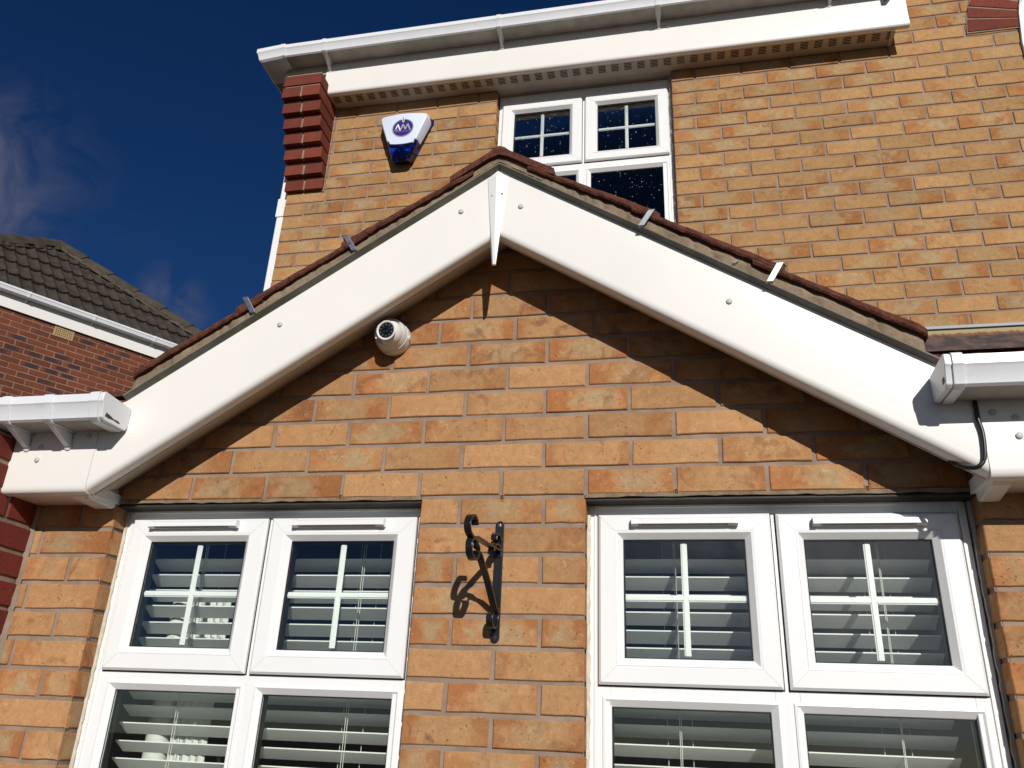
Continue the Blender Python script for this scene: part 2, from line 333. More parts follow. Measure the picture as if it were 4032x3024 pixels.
PITCH = .0757
def brick_field(mb, O, U, N, rows, segs, perp, z0=0.0, pitch=PITCH, j=.0105, mi=0, mmi=1, rec=.0045, jit=.0012, mfn=None):
    O = Vector(O); U = Vector(U).normalized(); N = Vector(N).normalized(); Z = Vector((0, 0, 1))
    def P(u, z, n): return O + U * u + Z * z + N * n
    R = random.random
    for r in rows:
        zb = z0 + r * pitch
        for a, b in segs(r):
            if b - a < .012: continue
            js = sorted(x + random.uniform(-.003, .003) for x in perp(r, a, b) if a + .03 < x < b - .03)
            ed = [a] + js + [b]
            for i in range(len(ed) - 1):
                x0 = ed[i] + (j / 2 if i > 0 else 0); x1 = ed[i + 1] - (j / 2 if i < len(ed) - 2 else 0)
                k = lambda: random.uniform(-jit, jit)
                lo = zb + j / 2 + random.uniform(-.001, .001); hi = zb + pitch - j / 2 + random.uniform(-.001, .001); dn = random.uniform(-.0012, .0012)
                c4 = [(x0 + k(), lo + k()), (x1 + k(), lo + k()), (x1 + k(), hi + k()), (x0 + k(), hi + k())]
                e = .0022; sg = [(1, 1), (-1, 1), (-1, -1), (1, -1)]
                # a ragged outline: two extra points along each long edge
                def outline(off):
                    pts = []
                    for q in range(4):
                        xa, za = c4[q]; xb, zc = c4[(q + 1) % 4]; sa = sg[q]; sb_ = sg[(q + 1) % 4]
                        pa = (xa + sa[0] * off, za + sa[1] * off); pb = (xb + sb_[0] * off, zc + sb_[1] * off)
                        pts.append(pa)
                        if q in (0, 2):
                            for ff, jj in zip((.33, .67), jt[q]): pts.append((pa[0] + (pb[0] - pa[0]) * ff, pa[1] + (pb[1] - pa[1]) * ff + jj))
                    return pts
                jt = {0: (random.uniform(-.0012, .0018), random.uniform(-.0012, .0018)), 2: (random.uniform(-.0018, .0012), random.uniform(-.0018, .0012))}
                o0 = outline(e); o1 = outline(0); n = len(o0)
                vs = [P(u, z, dn) for u, z in o0] + [P(u, z, dn - .0022) for u, z in o1] + [P(u, z, -.014) for u, z in o1]
                fs = [tuple(range(n))] + [(q, (q + 1) % n, n + (q + 1) % n, n + q) for q in range(n)] + [(n + q, n + (q + 1) % n, 2 * n + (q + 1) % n, 2 * n + q) for q in range(n)]
                cr = (R(), R(), R()); L = max(x1 - x0, .01); uv = [((u - x0) / L, (z - lo) / (hi - lo)) for u, z in o0] + [((u - x0) / L, (z - lo) / (hi - lo)) for u, z in o1] * 2
                mb.add(vs, fs, mfn(r, (x0 + x1) / 2) if mfn else mi, cr, uv)
            mb.add([P(a, zb, -rec), P(b, zb, -rec), P(b, zb + pitch, -rec), P(a, zb + pitch, -rec)], [(0, 1, 2, 3)], mmi, (.5, .5, .5), [(.5, .5)] * 4)
def clip(mb, co, no):
    """cut away what lies on the far side of a plane; keeps the per-brick colours"""
    me = bpy.data.meshes.new('t'); me.from_pydata(mb.v, [], mb.f); bm = bmesh.new(); bm.from_mesh(me)
    l1 = bm.verts.layers.float_vector.new('a'); l2 = bm.verts.layers.float_vector.new('b'); bm.verts.ensure_lookup_table(); bm.faces.ensure_lookup_table()
    for i, v in enumerate(bm.verts): v[l1] = mb.c.get(i, (0, 0, 0)); q = mb.uv.get(i, (0, 0)); v[l2] = (q[0], q[1], 0)
    for i, f in enumerate(bm.faces): f.material_index = mb.m[i]
    bmesh.ops.bisect_plane(bm, geom=bm.verts[:] + bm.edges[:] + bm.faces[:], plane_co=co, plane_no=no, clear_outer=True)
    bm.verts.index_update(); o = MB()
    o.v = [tuple(v.co) for v in bm.verts]; o.f = [tuple(v.index for v in f.verts) for f in bm.faces]; o.m = [f.material_index for f in bm.faces]
    o.c = {v.index: tuple(v[l1]) for v in bm.verts}; o.uv = {v.index: tuple(v[l2])[:2] for v in bm.verts}
    bm.free(); bpy.data.meshes.remove(me); return o
def grid_perp(x0, h, par, extra=None):
    def f(r, a, b):
        out = []; off = par(r); k = math.floor((a - x0) / h) - 2
        while x0 + k * h < b:
            if k % 2 == off: out.append(x0 + k * h + (extra(r) if extra else 0))
            k += 1
        return out
    return f

# ------------------------------------------------------------------ ground
g = MB(); g.add([(-150, -150, -2.2), (150, -150, -2.2), (150, 150, -2.2), (-150, 150, -2.2)], [(0, 1, 2, 3)]); g.build('ground', M['paving'], kind='structure')

# ================================================================== HOUSE
house = thing('brick_house', 'buff brick house with a white gabled bay front, red corbel and white trim', 'house')
ZG = -2.2; D = 1.174
XA, ML, MR = .775, .65, .635            # apex of the bay gable, slopes left and right
def gz(x, top): return top - (ML * (XA - x) if x < XA else MR * (x - XA))
W1 = (-.342, .572); W2 = (1.008, 1.925); WB = -1.36

# ---- bay wall
b = MB()
def segs_bay(r):
    if r >= 0: return [(-.598, 2.6)]
    if r * PITCH >= WB: return [(-.598, W1[0]), (W1[1], W2[0]), (W2[1], 2.6)]
    return [(-.598, 2.6)]
brick_field(b, (0, 0, 0), (1, 0, 0), (0, -1, 0), range(-29, 13), segs_bay, grid_perp(0, .1125, lambda r: (r + 1) % 2, lambda r: .018 if r == 6 else 0))
b = clip(b, (XA, 0, .962), (-ML, 0, 1)); b = clip(b, (XA, 0, .962), (MR, 0, 1))
b.build('bay_wall', [M['buff'], M['mortar']], house)
# backing so no light leaks, and the reveals of both openings
for x, nx in ((W1[0], 1), (W1[1], -1), (W2[0], 1), (W2[1], -1)):
    b = MB(); brick_field(b, (x, 0, 0), (0, 1, 0), (nx, 0, 0), range(-18, 0), lambda r: [(.003, .105)], lambda r, a, c: [], rec=.004, jit=.0006)
    b.build('window_reveal', [M['buff'], M['mortar']], house)
b = MB(); zt = .79
b.add([(XA, .02, zt), (-.44, .02, .0), (2.019, .02, .0)], [(0, 1, 2)])
for a, c in ((-.598, W1[0] - .004), (W1[1] + .004, W2[0] - .004), (W2[1] + .004, 2.6)): b.box(a, c, .02, .14, ZG, .0)
b.box(W1[0], W1[1], .02, .14, ZG, WB - .02); b.box(W2[0], W2[1], .02, .14, ZG, WB - .02)
b.build('inner_leaf', M['mortar'], house)
# ragged mortar under the bottom course over the openings, steel lintels
for a, c in (W1, W2):
    b = MB(); n = 34; up = []; lo = []
    for i in range(n + 1):
        x = a + (c - a) * i / n; up.append((x, .004)); lo.append((x, -.003 - random.random() * .004))
    b.prism(up + lo[::-1], -.002, .012); b.build('mortar_bed', M['bed'], house)
for a, c in (W1, W2): b = MB(); b.prismx([(.004, -.0125), (.10, -.0125), (.10, -.0085), (.016, -.0085), (.016, .004), (.012, .004), (.012, -.0085), (.004, -.0085)], a + .001, c - .001); b.build('window_lintel', M['lintel'], house)

# ---- windows
def window(x0, x1, zt, zb, y, mull, sash, low, glassm, gl_in=.062, bars=True, vents=(), seal=True, label=None):
    """frame outer size, y = frame face, sash rectangles (outer), low = lower glass rectangles"""
    f = MB(); yb = y + .06
    zs0 = min(s[2] for s in sash); lt = max(l[3] for l in low)
    f.box(x0, x0 + .05, y, yb, zb, zt); f.box(x1 - .05, x1, y, yb, zb, zt)
    f.box(x0 + .05, x1 - .05, y, yb, zt - .052, zt); f.box(x0 + .05, x1 - .05, y, yb, zb, zb + .06)
    mx = mull; f.box(mx - .027, mx + .027, y, yb, zb + .06, zt - .052)
    f.box(x0 + .05, mx - .027, y, yb, lt + .019, zs0 + .014); f.box(mx + .027, x1 - .05, y, yb, lt + .019, zs0 + .014)
    fr = f.build('window', M['pvcw'], house, bevel=.0015)
    if label: fr['label'] = label
    lips = MB()
    lips.ring(x0 + .012, x1 - .012, zb + .01, zt - .006, [(0, y), (.001, y - .004), (.006, y - .004), (.007, y)])
    lips.build('frame_lip', M['pvcw'], fr)
    for (a, c, d, e) in low:                       # fixed lights, beads round the glass
        m = MB(); m.ring(a - .021, c + .021, d - .021, e + .021, [(0, y + .002), (0, y - .003), (.005, y - .004), (.021, y + .010), (.021, y + .03)]); m.build('glazing_bead', M['pvcw'], fr)
        m = MB(); m.box(a - .01, c + .01, y + .012, y + .016, d - .01, e + .01); m.build('glass_pane', glassm, fr)
        m = MB(); m.ring(a - .002, c + .002, d - .002, e + .002, [(0, y + .010), (.0035, y + .009), (.0035, y + .0115)]); m.build('gasket', M['gasket'], fr)
        m = MB(); m.ring(a, c, d, e, [(-.012, y + .017), (.002, y + .017), (.002, y + .040), (-.012, y + .040)]); m.build('gasket', M['gasket'], fr)
    for i, (a, c, d, e) in enumerate(sash):
        ys = y - .016; q = gl_in
        m = MB(); m.ring(a, c, d, e, [(0, y), (0, ys + .006), (.006, ys), (q - .020, ys), (q - .019, ys + .0012), (q - .018, ys - .0005), (q - .014, ys), (q, ys + .016), (q, ys + .05)])
        so_ = m.build('sash', M['pvcw'], fr)
        m = MB(); m.ring(a - .003, c + .003, d - .003, e + .003, [(0, y - .0015), (.0035, y - .0015)]); m.build('gasket', M['gasket'], fr)
        m = MB(); m.ring(a + q - .002, c - q + .002, d + q - .002, e - q + .002, [(0, ys + .016), (.0040, ys + .0155), (.0040, ys + .02)]); m.build('gasket', M['gasket'], fr)
        m = MB(); m.box(a + q - .01, c - q + .01, ys + .019, ys + .023, d + q - .01, e - q + .01); m.build('glass_pane', glassm, fr)
        m = MB(); m.ring(a + q, c - q, d + q, e - q, [(-.012, ys + .024), (.002, ys + .024), (.002, ys + .050), (-.012, ys + .050)]); m.build('gasket', M['gasket'], fr)
        if bars:                                    # cross of glazing bars inside the sealed unit
            cx = (a + c) / 2; cz = (d + e) / 2; m = MB(); w = .0082
            for yy, h in ((ys + .027, w * .62), (ys + .0295, w)):
                m.box(cx - h, cx + h, yy, yy + .004, d + q + .008, e - q - .008); m.box(a + q + .003, cx - h, yy + .0003, yy + .0037, cz - h, cz + h); m.box(cx + h, c - q - .003, yy + .0003, yy + .0037, cz - h, cz + h)
            m.build('glazing_bar', M['pvcw'], fr, bevel=.0012)
        # mitre lines at the corners
        for (px, pz, sx, sz) in ((a, d, 1, 1), (c, d, -1, 1), (a, e, 1, -1), (c, e, -1, -1)):
            m = MB(); p0 = (px + sx * .007, pz + sz * .007); p1 = (px + sx * (q - .020), pz + sz * (q - .020)); t_ = .00022
            m.add([(p0[0] - sx * t_, ys - .0004, p0[1] + sz * t_), (p0[0] + sx * t_, ys - .0004, p0[1] - sz * t_), (p1[0] + sx * t_, ys - .0004, p1[1] - sz * t_), (p1[0] - sx * t_, ys - .0004, p1[1] + sz * t_)], [(0, 1, 2, 3)])
            m.build('mitre_joint', M['cap'], fr)
    for (a, c, z) in vents:                         # trickle vents
        ys = y - .016; v = MB()
        v.prismx([(ys, z + .010), (ys - .015, z + .010), (ys - .0205, z + .007), (ys - .0205, z - .0055), (ys - .012, z - .0095), (ys, z - .008)], a + .010, c - .010)
        v.prismx([(ys, z + .012), (ys - .016, z + .012), (ys - .0215, z + .008), (ys - .0215, z - .0062), (ys - .012, z - .0105), (ys, z - .009)], a, a + .012)
        v.prismx([(ys, z + .012), (ys - .016, z + .012), (ys - .0215, z + .008), (ys - .0215, z - .0062), (ys - .012, z - .0105), (ys, z - .009)], c - .012, c)
        n = int((c - a - .04) / .0042)
        for k in range(n):
            xx = a + .02 + k * .0042; v.prismx([(ys - .0190, z - .0068), (ys - .0128, z - .0096), (ys - .0124, z - .0088), (ys - .0186, z - .0060)], xx, xx + .0021, 1)
        v.build('trickle_vent', [M['pvcw'], M['dark']], fr)
    return fr
YF = .060
wl = window(W1[0] + .004, W1[1] - .003, -.006, WB, YF, .119, [(-.310, .112, -.451, -.039), (.126, .547, -.451, -.039)], [(-.267, .090, -1.28, -.499), (.164, .519, -1.28, -.499)], M['glass'], vents=((-.245, .030, -.059), (.197, .463, -.059)), label='left bay window')
wr = window(W2[0] + .005, W2[1] - .012, -.006, WB, YF, 1.468, [(1.037, 1.461, -.451, -.039), (1.475, 1.890, -.451, -.041)], [(1.067, 1.430, -1.28, -.499), (1.502, 1.861, -1.28, -.499)], M['glass'], vents=((1.122, 1.383, -.063), (1.559, 1.815, -.066)), label='right bay window')
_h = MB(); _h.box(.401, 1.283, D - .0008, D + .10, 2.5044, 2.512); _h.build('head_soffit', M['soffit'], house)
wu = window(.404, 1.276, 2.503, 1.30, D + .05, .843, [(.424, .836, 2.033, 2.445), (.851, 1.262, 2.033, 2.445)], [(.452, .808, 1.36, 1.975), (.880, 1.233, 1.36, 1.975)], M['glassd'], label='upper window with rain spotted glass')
# sealant beads at the jambs
for x, sx in ((W1[0], 1), (W2[0], 1), (W2[1], -1)):
    m = MB(); pts = []; n = 90
    for i in range(n + 1):
        z = -.012 - i * (1.3 / n); pts.append((x + sx * (.006 + random.random() * .0035), z))
    poly = [(x - sx * .001, -.012)] + pts + [(x - sx * .001, pts[-1][1])]
    m.prism(poly, YF - .006, YF + .03); m.build('sealant', M['seal'], house)
m = MB()
pts = [(1.283, 1.3 + 1.2 * i / 80) for i in range(81)]; poly = [(x - .005 - random.random() * .006, z) for x, z in pts] + [(1.290, 2.5), (1.290, 1.3)]
m.prism(poly, D + .030, D + .045); m.build('sealant', M['seal'], house)

# ---- blinds (hang inside, things of their own)
def blind(x0, x1, cords, label):
    t = thing('venetian_blind', label, 'blind', 'white venetian blinds behind the bay windows')
    m = MB(); n = 27
    for k in range(1, n):
        z = -.133 - (k - 1) * .0448 + random.uniform(-.0012, .0012); y0 = .158; y1 = .2005; tl = -.0262; sg = random.uniform(-.001, .001)
        m.add([(x0, y0, z), (x1, y0, z + sg), (x1, y1, z + tl + sg), (x0, y1, z + tl), (x0, y0, z + .0030), (x1, y0, z + .0030 + sg), (x1, y1, z + tl + .0030 + sg), (x0, y1, z + tl + .0030)],
              [(0, 1, 2, 3), (4, 7, 6, 5), (0, 4, 5, 1), (1, 5, 6, 2), (2, 6, 7, 3), (3, 7, 4, 0)])
    m.build('slats', M['slat'], t)
    for c in cords:
        for dx, y in ((0, .157), (.004, .162), (-.03, .212), (.03, .212)):
            q = MB(); q.tube([(c + dx, y, -.05), (c + dx, y, -1.28)], .0010, 6); q.build('ladder_cord', M['cord'], t)
    q = MB(); q.box(x0, x1, .155, .215, -.052, -.012); q.build('headrail', M['slat'], t)
    return t
blind(-.297, .545, (-.130, .364), 'white slatted blind inside the left bay window beside the wall bracket pier')
blind(1.03, 1.842, (1.222, 1.722), 'white slatted blind inside the right bay window under the black cable')
# dim room behind
m = MB()
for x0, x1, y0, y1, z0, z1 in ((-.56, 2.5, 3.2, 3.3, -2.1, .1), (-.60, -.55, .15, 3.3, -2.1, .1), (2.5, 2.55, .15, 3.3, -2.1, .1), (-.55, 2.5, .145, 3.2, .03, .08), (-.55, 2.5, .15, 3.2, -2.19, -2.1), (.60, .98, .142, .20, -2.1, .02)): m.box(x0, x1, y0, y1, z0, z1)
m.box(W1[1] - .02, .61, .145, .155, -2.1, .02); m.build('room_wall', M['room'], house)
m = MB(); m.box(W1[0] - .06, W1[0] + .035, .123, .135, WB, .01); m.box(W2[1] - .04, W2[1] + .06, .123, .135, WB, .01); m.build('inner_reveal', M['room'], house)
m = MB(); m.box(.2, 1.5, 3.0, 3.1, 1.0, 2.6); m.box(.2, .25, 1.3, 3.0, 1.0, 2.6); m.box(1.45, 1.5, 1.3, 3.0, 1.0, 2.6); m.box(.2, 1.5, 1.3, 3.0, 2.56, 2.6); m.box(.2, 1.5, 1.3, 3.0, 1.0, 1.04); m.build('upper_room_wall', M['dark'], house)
m = MB(); m.box(-.34, .57, .13, .26, WB - .03, WB + .0); m.box(1.01, 1.92, .13, .26, WB - .03, WB + .0); m.build('window_board', M['pvcw'], house)
# white ornaments on the sill of the left window
t = thing('tall_vase', 'tall white round vase standing behind the left window blind', 'vase')
m = MB(); m.lathe((-.270, .315, WB), (0, 0, 1), [(0, .030), (.02, .034), (.5, .036), (1.0, .034), (1.14, .033), (1.15, .026)], 28); m.build('vase_body', M['ornament'], t, smooth=40)
t = thing('folded_screen', 'white pleated panel standing beside the vase behind the left window blind', 'screen')
m = MB(); n = 9; pl = []
for k in range(n + 1): pl.append((-.222 + k * .0125, .30 + (.008 if k % 2 else 0)))
m.loft([[(x, y, z) for x, y in pl] + [(x, y + .004, z) for x, y in pl[::-1]] for z in (WB, -.215)]); m.build('pleats', M['ornament'], t)

# ---- gable boards
def sweep_gable(sec, x0, x1, name, mat, smooth=30, par=house):
    """sec = [(y, dz)] closed section, extruded from the apex down each slope (mitred on the apex)"""
    for xe in (x0, x1):
        if xe is None: continue
        m = MB(); rings = []
        for x in (XA, xe):
            base = -(ML * (XA - x) if x < XA else MR * (x - XA)); rings.append([(x, y, base + dz) for y, dz in sec])
        m.loft(rings, True, True); m.build(name, mat, par, smooth=smooth)
B0, B1 = .713, .935
sweep_gable([(-.150, B1), (-.150, B0 + .022), (-.1488, B0 + .014), (-.1462, B0 + .007), (-.142, B0 + .003), (-.137, B0 + .0005), (-.130, B0), (-.108, B0 + .002), (-.108, B0 + .03), (-.135, B0 + .05), (-.135, B1)], -.335, 1.910, 'bargeboard', M['pvc'], 50)
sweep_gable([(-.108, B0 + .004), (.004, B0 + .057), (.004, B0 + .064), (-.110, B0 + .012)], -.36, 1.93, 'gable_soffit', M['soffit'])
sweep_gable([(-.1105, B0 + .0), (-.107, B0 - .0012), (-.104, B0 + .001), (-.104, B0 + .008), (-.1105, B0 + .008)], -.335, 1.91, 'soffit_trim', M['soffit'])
sweep_gable([(-.1515, B1 - .003), (-.1680, B1 + .0030), (-.1715, B1 + .0038), (-.1715, B1 + .0080), (-.100, B1 + .0080), (-.100, B1 - .003)], -.272, 1.868, 'undercloak_strip', M['uc'])
# finial plate over the joint
m = MB(); yf = -.1535
m.add([(.739, yf, .903), (.767, yf - .010, .9045), (.798, yf, .905), (.768, yf - .002, .927), (.7655, yf, .612), (.771, yf - .008, .608), (.7765, yf, .612), (.739, yf + .003, .903), (.798, yf + .003, .905), (.7655, yf + .006, .612), (.7765, yf + .006, .612), (.768, yf + .003, .927)],
      [(0, 1, 5, 4), (1, 2, 6, 5), (0, 3, 1), (1, 3, 2), (0, 4, 9, 7), (2, 8, 10, 6), (4, 5, 6, 10, 9), (7, 9, 10, 8, 11), (0, 7, 11, 3), (2, 3, 11, 8)])
m.build('finial', M['pvcw'], house, bevel=.0008)
def nailcap(x, y, z, r=.0078):
    m = MB(); m.lathe((x, y, z), (0, -1, 0), [(0, r), (.0028, r), (.0042, r * .8), (.0048, 0)], 16); return m.build('nail_cap', M['cap'], house, smooth=60)
for x, z in ((.160, .467), (.666, .799), (.840, .799), (1.388, .455), (-.51, .120), (-.511, .083), (-.365, .149), (1.938, .134), (1.982, .120), (1.982, .077)): nailcap(x, -.150 if -.335 < x < 1.91 else -.1505, z)
for x, z in ((.757, .839), (.785, .844)): nailcap(x, -.1565, z, .0032)
# box ends with their inner return plates
for x0, x1, zb in ((-.602, -.3362, -.012), (1.9115, 3.2, -.016)):
    m = MB(); m.prismx([(-.1505, .26), (-.1505, zb + .020), (-.149, zb + .011), (-.1455, zb + .004), (-.139, zb), (-.120, zb - .0005), (-.118, zb + .004), (0.004, zb + .006), (.004, .02), (-.130, .02), (-.130, .26)], x0, x1); m.build('box_end', M['pvc'], house, smooth=50)
m = MB(); m.prismx([(-.118, -.013), (-.104, -.018), (-.012, -.022), (.0, -.016), (.0, .060), (-.118, .010)], -.402, -.346); m.build('return_plate', M['pvc'], house, bevel=.003)
m = MB(); m.prismx([(-.118, -.014), (-.104, -.022), (-.012, -.034), (.0, -.026), (.0, .055), (-.118, .010)], 1.922, 1.965); m.build('return_plate', M['pvc'], house, bevel=.003)

# ---- bay roof: verge mortar, tiles, ridge
def verge(sg, x_end, sl):
    m = MB(); n = 90; top = []; bot = []; bs = []
    fr = []
    for i in range(n + 1):
        x = XA + (x_end - XA) * i / n; z = B1 + .0080 - sl * abs(x - XA); t_ = .044 + .004 * math.sin(i * .7) + random.uniform(-.003, .003)
        y = -.1665 + random.uniform(-.002, .003)
        fr.append([(x, y + .001, z), (x, y, z + t_ * .5), (x, y + .006, z + t_ + .006), (x, -.10, z + t_ + .006), (x, -.10, z)])
    m.loft(fr); m.build('verge_mortar', M['bed'], house)
verge(-1, -.255, ML); verge(1, 1.818, MR)
def tile_course(xh, xt, sl, th0=.992, front=-.180):
    """one course: head at xh (tucked under the course above), tail at xt"""
    sgn = 1 if xt > xh else -1; top_h, top_t, th = th0 - (.006 if sgn < 0 else 0), 1.011 - (.006 if sgn < 0 else 0), .026
    n = 26; rings = []
    for i in range(n + 1):
        f = i / n; x = xh + (xt - xh) * f; top = top_h + (top_t - top_h) * f; r1 = random.uniform(-.0015, .0015)
        b0 = -sl * abs(x - XA); fy = front + random.uniform(-.0015, .0015)
        if i == n: top -= .003
        th = .018 + .008 * f
        rings.append([(x, fy + .004, b0 + top - th + r1), (x, fy, b0 + top - th + .006), (x, fy + .001, b0 + top - .006), (x, fy + .006, b0 + top + r1), (x, D, b0 + top), (x, D, b0 + top - th)])
    m = MB(); m.loft(rings); return m.build('roof_tile', M['tile'], house)
for xh, xt in ((.70, .325), (.40, .031), (.105, -.250)): tile_course(xh, xt, ML, .978 if xh == .70 else .992)
for xh, xt in ((.86, 1.225), (1.15, 1.526), (1.45, 1.826)): tile_course(xh, xt, MR, .978 if xh == .86 else .992)
for k in range(4):
    y0 = -.182 + k * .355 + (.0 if k else 0); y1 = min(y0 + .357, D); lift = .004 * (3 - k)
    out = [(.637, .896), (.66, .914), (.745, .970), (.760, .984), (.775, .990), (.790, .984), (.806, .970), (.91, .905), (.934, .892)]; inn = [(.934, .868), (.905, .884), (.80, .950), (.775, .960), (.75, .950), (.66, .890), (.637, .874)]
    m = MB(); poly = [(XA + (x - XA) * 1.02, z - lift + .017) for x, z in out + inn]; n = len(poly)
    rings = []
    for q in range(5):
        yy = y0 + (y1 - y0) * q / 4; rings.append([(x + random.uniform(-.001, .001), yy, z + random.uniform(-.001, .001)) for x, z in poly])
    m.loft(rings); m.build('ridge_tile', M['tile'], house)
m = MB(); m.prism([(.650, .894), (.775, .976), (.920, .888), (.90, .870), (.775, .949), (.67, .880)], -.168, D - .1); m.build('ridge_mortar', M['bed'], house)
def clip_strip(p, w, name, mat):                # bent metal tile clip seen on the verge, p = points (x, y, z)
    m = MB(); rings = []
    for q in p:
        q = Vector(q); rings.append([q + Vector((-w, 0, 0)), q + Vector((w, 0, 0)), q + Vector((w, .0022, .0012)), q + Vector((-w, .0022, .0012))])
    m.loft(rings); return m.build(name, mat, house, bevel=.0005)
def vclip(xt, zt, xb, zb, mat):
    clip_strip([((xt + xb) / 2 + (xt - xb) * .9, -.150, zt + .012), (xt, -.1815, zt + .010), (xt, -.1845, zt + .006), (xb, -.1775, zb + .008), (xb, -.175, zb + .006), (xb, -.166, zb + .007)], .0085, 'tile_clip', mat)
vclip(1.515, .532, 1.487, .483, M['alu']); vclip(1.203, .722, 1.174, .678, M['steel']); vclip(.056, .537, .084, .489, M['steel']); vclip(.336, .720, .366, .671, M['steel'])
clip_strip([(1.413, -.160, .562), (1.413, -.174, .561), (1.406, -.176, .553), (1.405, -.160, .548)], .005, 'tile_clip', M['alu'])

# ---- lean-to roofs either side of the gable
for x0, x1 in ((-1.35, -.02), (1.62, 3.3)):
    m = MB(); n = 5; k0 = (-.262, .201); k1 = (D, .870)
    rows = 4
    for q in range(rows):
        ya = k0[0] + (k1[0] - k0[0]) * q / rows; yb2 = k0[0] + (k1[0] - k0[0]) * (q + 1) / rows + .05; za = k0[1] + (k1[1] - k0[1]) * q / rows; zb2 = k0[1] + (k1[1] - k0[1]) * (q + 1) / rows + .02
        nn = int((x1 - x0) / .02); up = []; lo = []
        for i in range(nn + 1):
            x = x0 + (x1 - x0) * i / nn; w = .006 * max(0, math.sin((x % .15) / .15 * math.pi * 2)); up.append((x, w))
        v = []; 
        for x, w in up: v += [(x, ya, za + .018 + w), (x, yb2, zb2 + .0 + w), (x, ya, za - .004 + w)]
        f = []
        for i in range(nn): f += [(3 * i, 3 * i + 1, 3 * i + 4, 3 * i + 3), (3 * i + 2, 3 * i, 3 * i + 3, 3 * i + 5)]
        m.add(v, f)
    m = clip(m, (XA, 0, .955), (ML if x0 < 0 else 0, 0, -1) if False else ((-ML * -1, 0, -1) if x0 < 0 else (-MR, 0, -1)))
    m.build('lean_to_tiles', M['tile'], house)
m = MB(); m.add([(2.02, 1.168, 1.000), (3.3, 1.168, 1.000), (3.3, 1.160, .972), (2.02, 1.160, .972), (2.02, 1.03, .838), (3.3, 1.03, .838)], [(0, 1, 2, 3), (3, 2, 5, 4)]); m.build('lead_flashing', M['lead'], house)
m = MB(); m.box(2.02, 3.3, 1.156, 1.171, .994, 1.006); m.build('flashing_edge', M['leadedge'], house)

# ---- lower gutters
GP = [(-.153, .222), (-.153, .170), (-.160, .160), (-.246, .158), (-.2535, .163), (-.2625, .198), (-.268, .204), (-.268, .226), (-.262, .228)]
def offs(path, d):                 # offset a path outward (down/left) by d
    out = []
    for i, (y, z) in enumerate(path):
        a = path[max(i - 1, 0)]; c = path[min(i + 1, len(path) - 1)]; dy, dz = c[0] - a[0], c[1] - a[1]; L = math.hypot(dy, dz)
        out.append((y - dz / L * -d * -1, z + dy / L * d * 1) if False else (y + dz / L * d, z - dy / L * d))
    return out
def shell(path, t0, t1): return offs(path, t0) + offs(path, t1)[::-1]
INN, OUT = (0.0, .0022), (0, 0)
def gutter_run(x0, x1, dy=0, dz=0, nm='gutter'):
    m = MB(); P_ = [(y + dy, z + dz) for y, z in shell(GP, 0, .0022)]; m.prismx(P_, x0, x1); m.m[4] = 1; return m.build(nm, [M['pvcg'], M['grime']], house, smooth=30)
# which side does the offset fall on?  path runs back-top -> bottom -> front-top; +d must be inside
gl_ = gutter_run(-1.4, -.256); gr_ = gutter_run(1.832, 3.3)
def strap(par, x0, x1, dy=0, dz=0, nm='gutter_bracket', foot=True, t_=.0035):
    m = MB(); m.prismx([(y + dy, z + dz) for y, z in shell(GP, -t_, -.0002)], x0, x1)
    if foot:
        cx = (x0 + x1) / 2; w = (x1 - x0) * .30
        a = Vector((cx, -.236 + dy, .155 + dz)); c = Vector((cx, -.158 + dy, .120 + dz))
        m.prismx([(-.243 + dy, .1545 + dz), (-.158 + dy, .1545 + dz), (-.1525 + dy, .124 + dz), (-.158 + dy, .117 + dz)], cx - w, cx + w)
        m.lathe((cx, -.151 + dy, .120 + dz), (0, -1, -.3), [(0, w * 1.5), (.006, w * 1.5), (.008, w)], 14)
    return m.build(nm, M['pvcg'], par, smooth=40, bevel=.0008)
strap(gl_, -.434, -.408); strap(gl_, -.567, -.541); strap(gl_, -.290, -.263, foot=False, nm='gutter_union', t_=.0055); strap(gr_, 1.836, 1.858, foot=False, nm='gutter_union', t_=.0055)
for x in (2.35, 2.9): strap(gr_, x, x + .025)
strap(gl_, -1.0, -.975)
for par, x0, x1 in ((gl_, -.260, -.248), (gr_, 1.820, 1.833)):
    m = MB(); pc = offs(GP, -.003); pc = [(-.1525, .224)] + pc[1:]; m.prismx(pc, x0, x1); m.build('end_cap', M['pvcg'], par, smooth=30, bevel=.002)
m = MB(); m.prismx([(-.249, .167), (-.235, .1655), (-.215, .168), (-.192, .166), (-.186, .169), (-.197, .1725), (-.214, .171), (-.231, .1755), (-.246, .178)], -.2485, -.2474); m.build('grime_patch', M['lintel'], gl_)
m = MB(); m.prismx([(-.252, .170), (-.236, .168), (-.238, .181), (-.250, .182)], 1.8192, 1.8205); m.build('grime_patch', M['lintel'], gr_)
m = MB(); m.box(-1.4, -.60, -.150, -.130, .10, .27); m.build('lower_fascia', M['pvc'], house)

# ---- red pier left of the bay
m = MB()
brick_field(m, (-.598, 0, 0), (0, -1, 0), (1, 0, 0), range(-29, 2), lambda r: [(.004, .36)], grid_perp(.0, .1125, lambda r: r % 2), mi=0, j=.013)
m.box(-.82, -.613, -.36, .0, ZG, .150, 1); m.build('side_pier', [M['pier_red'], M['mortar']], house)
m = MB(); n = 60; rings = []
for i in range(n + 1):
    z = ZG + (.02 - ZG) * i / n; w = .011 + random.uniform(-.002, .003); rings.append([(-.600, -w, z), (-.600 + w, -.001, z), (-.600, .004, z)])
m.loft(rings); m.build('corner_mortar', M['mortar'], house)

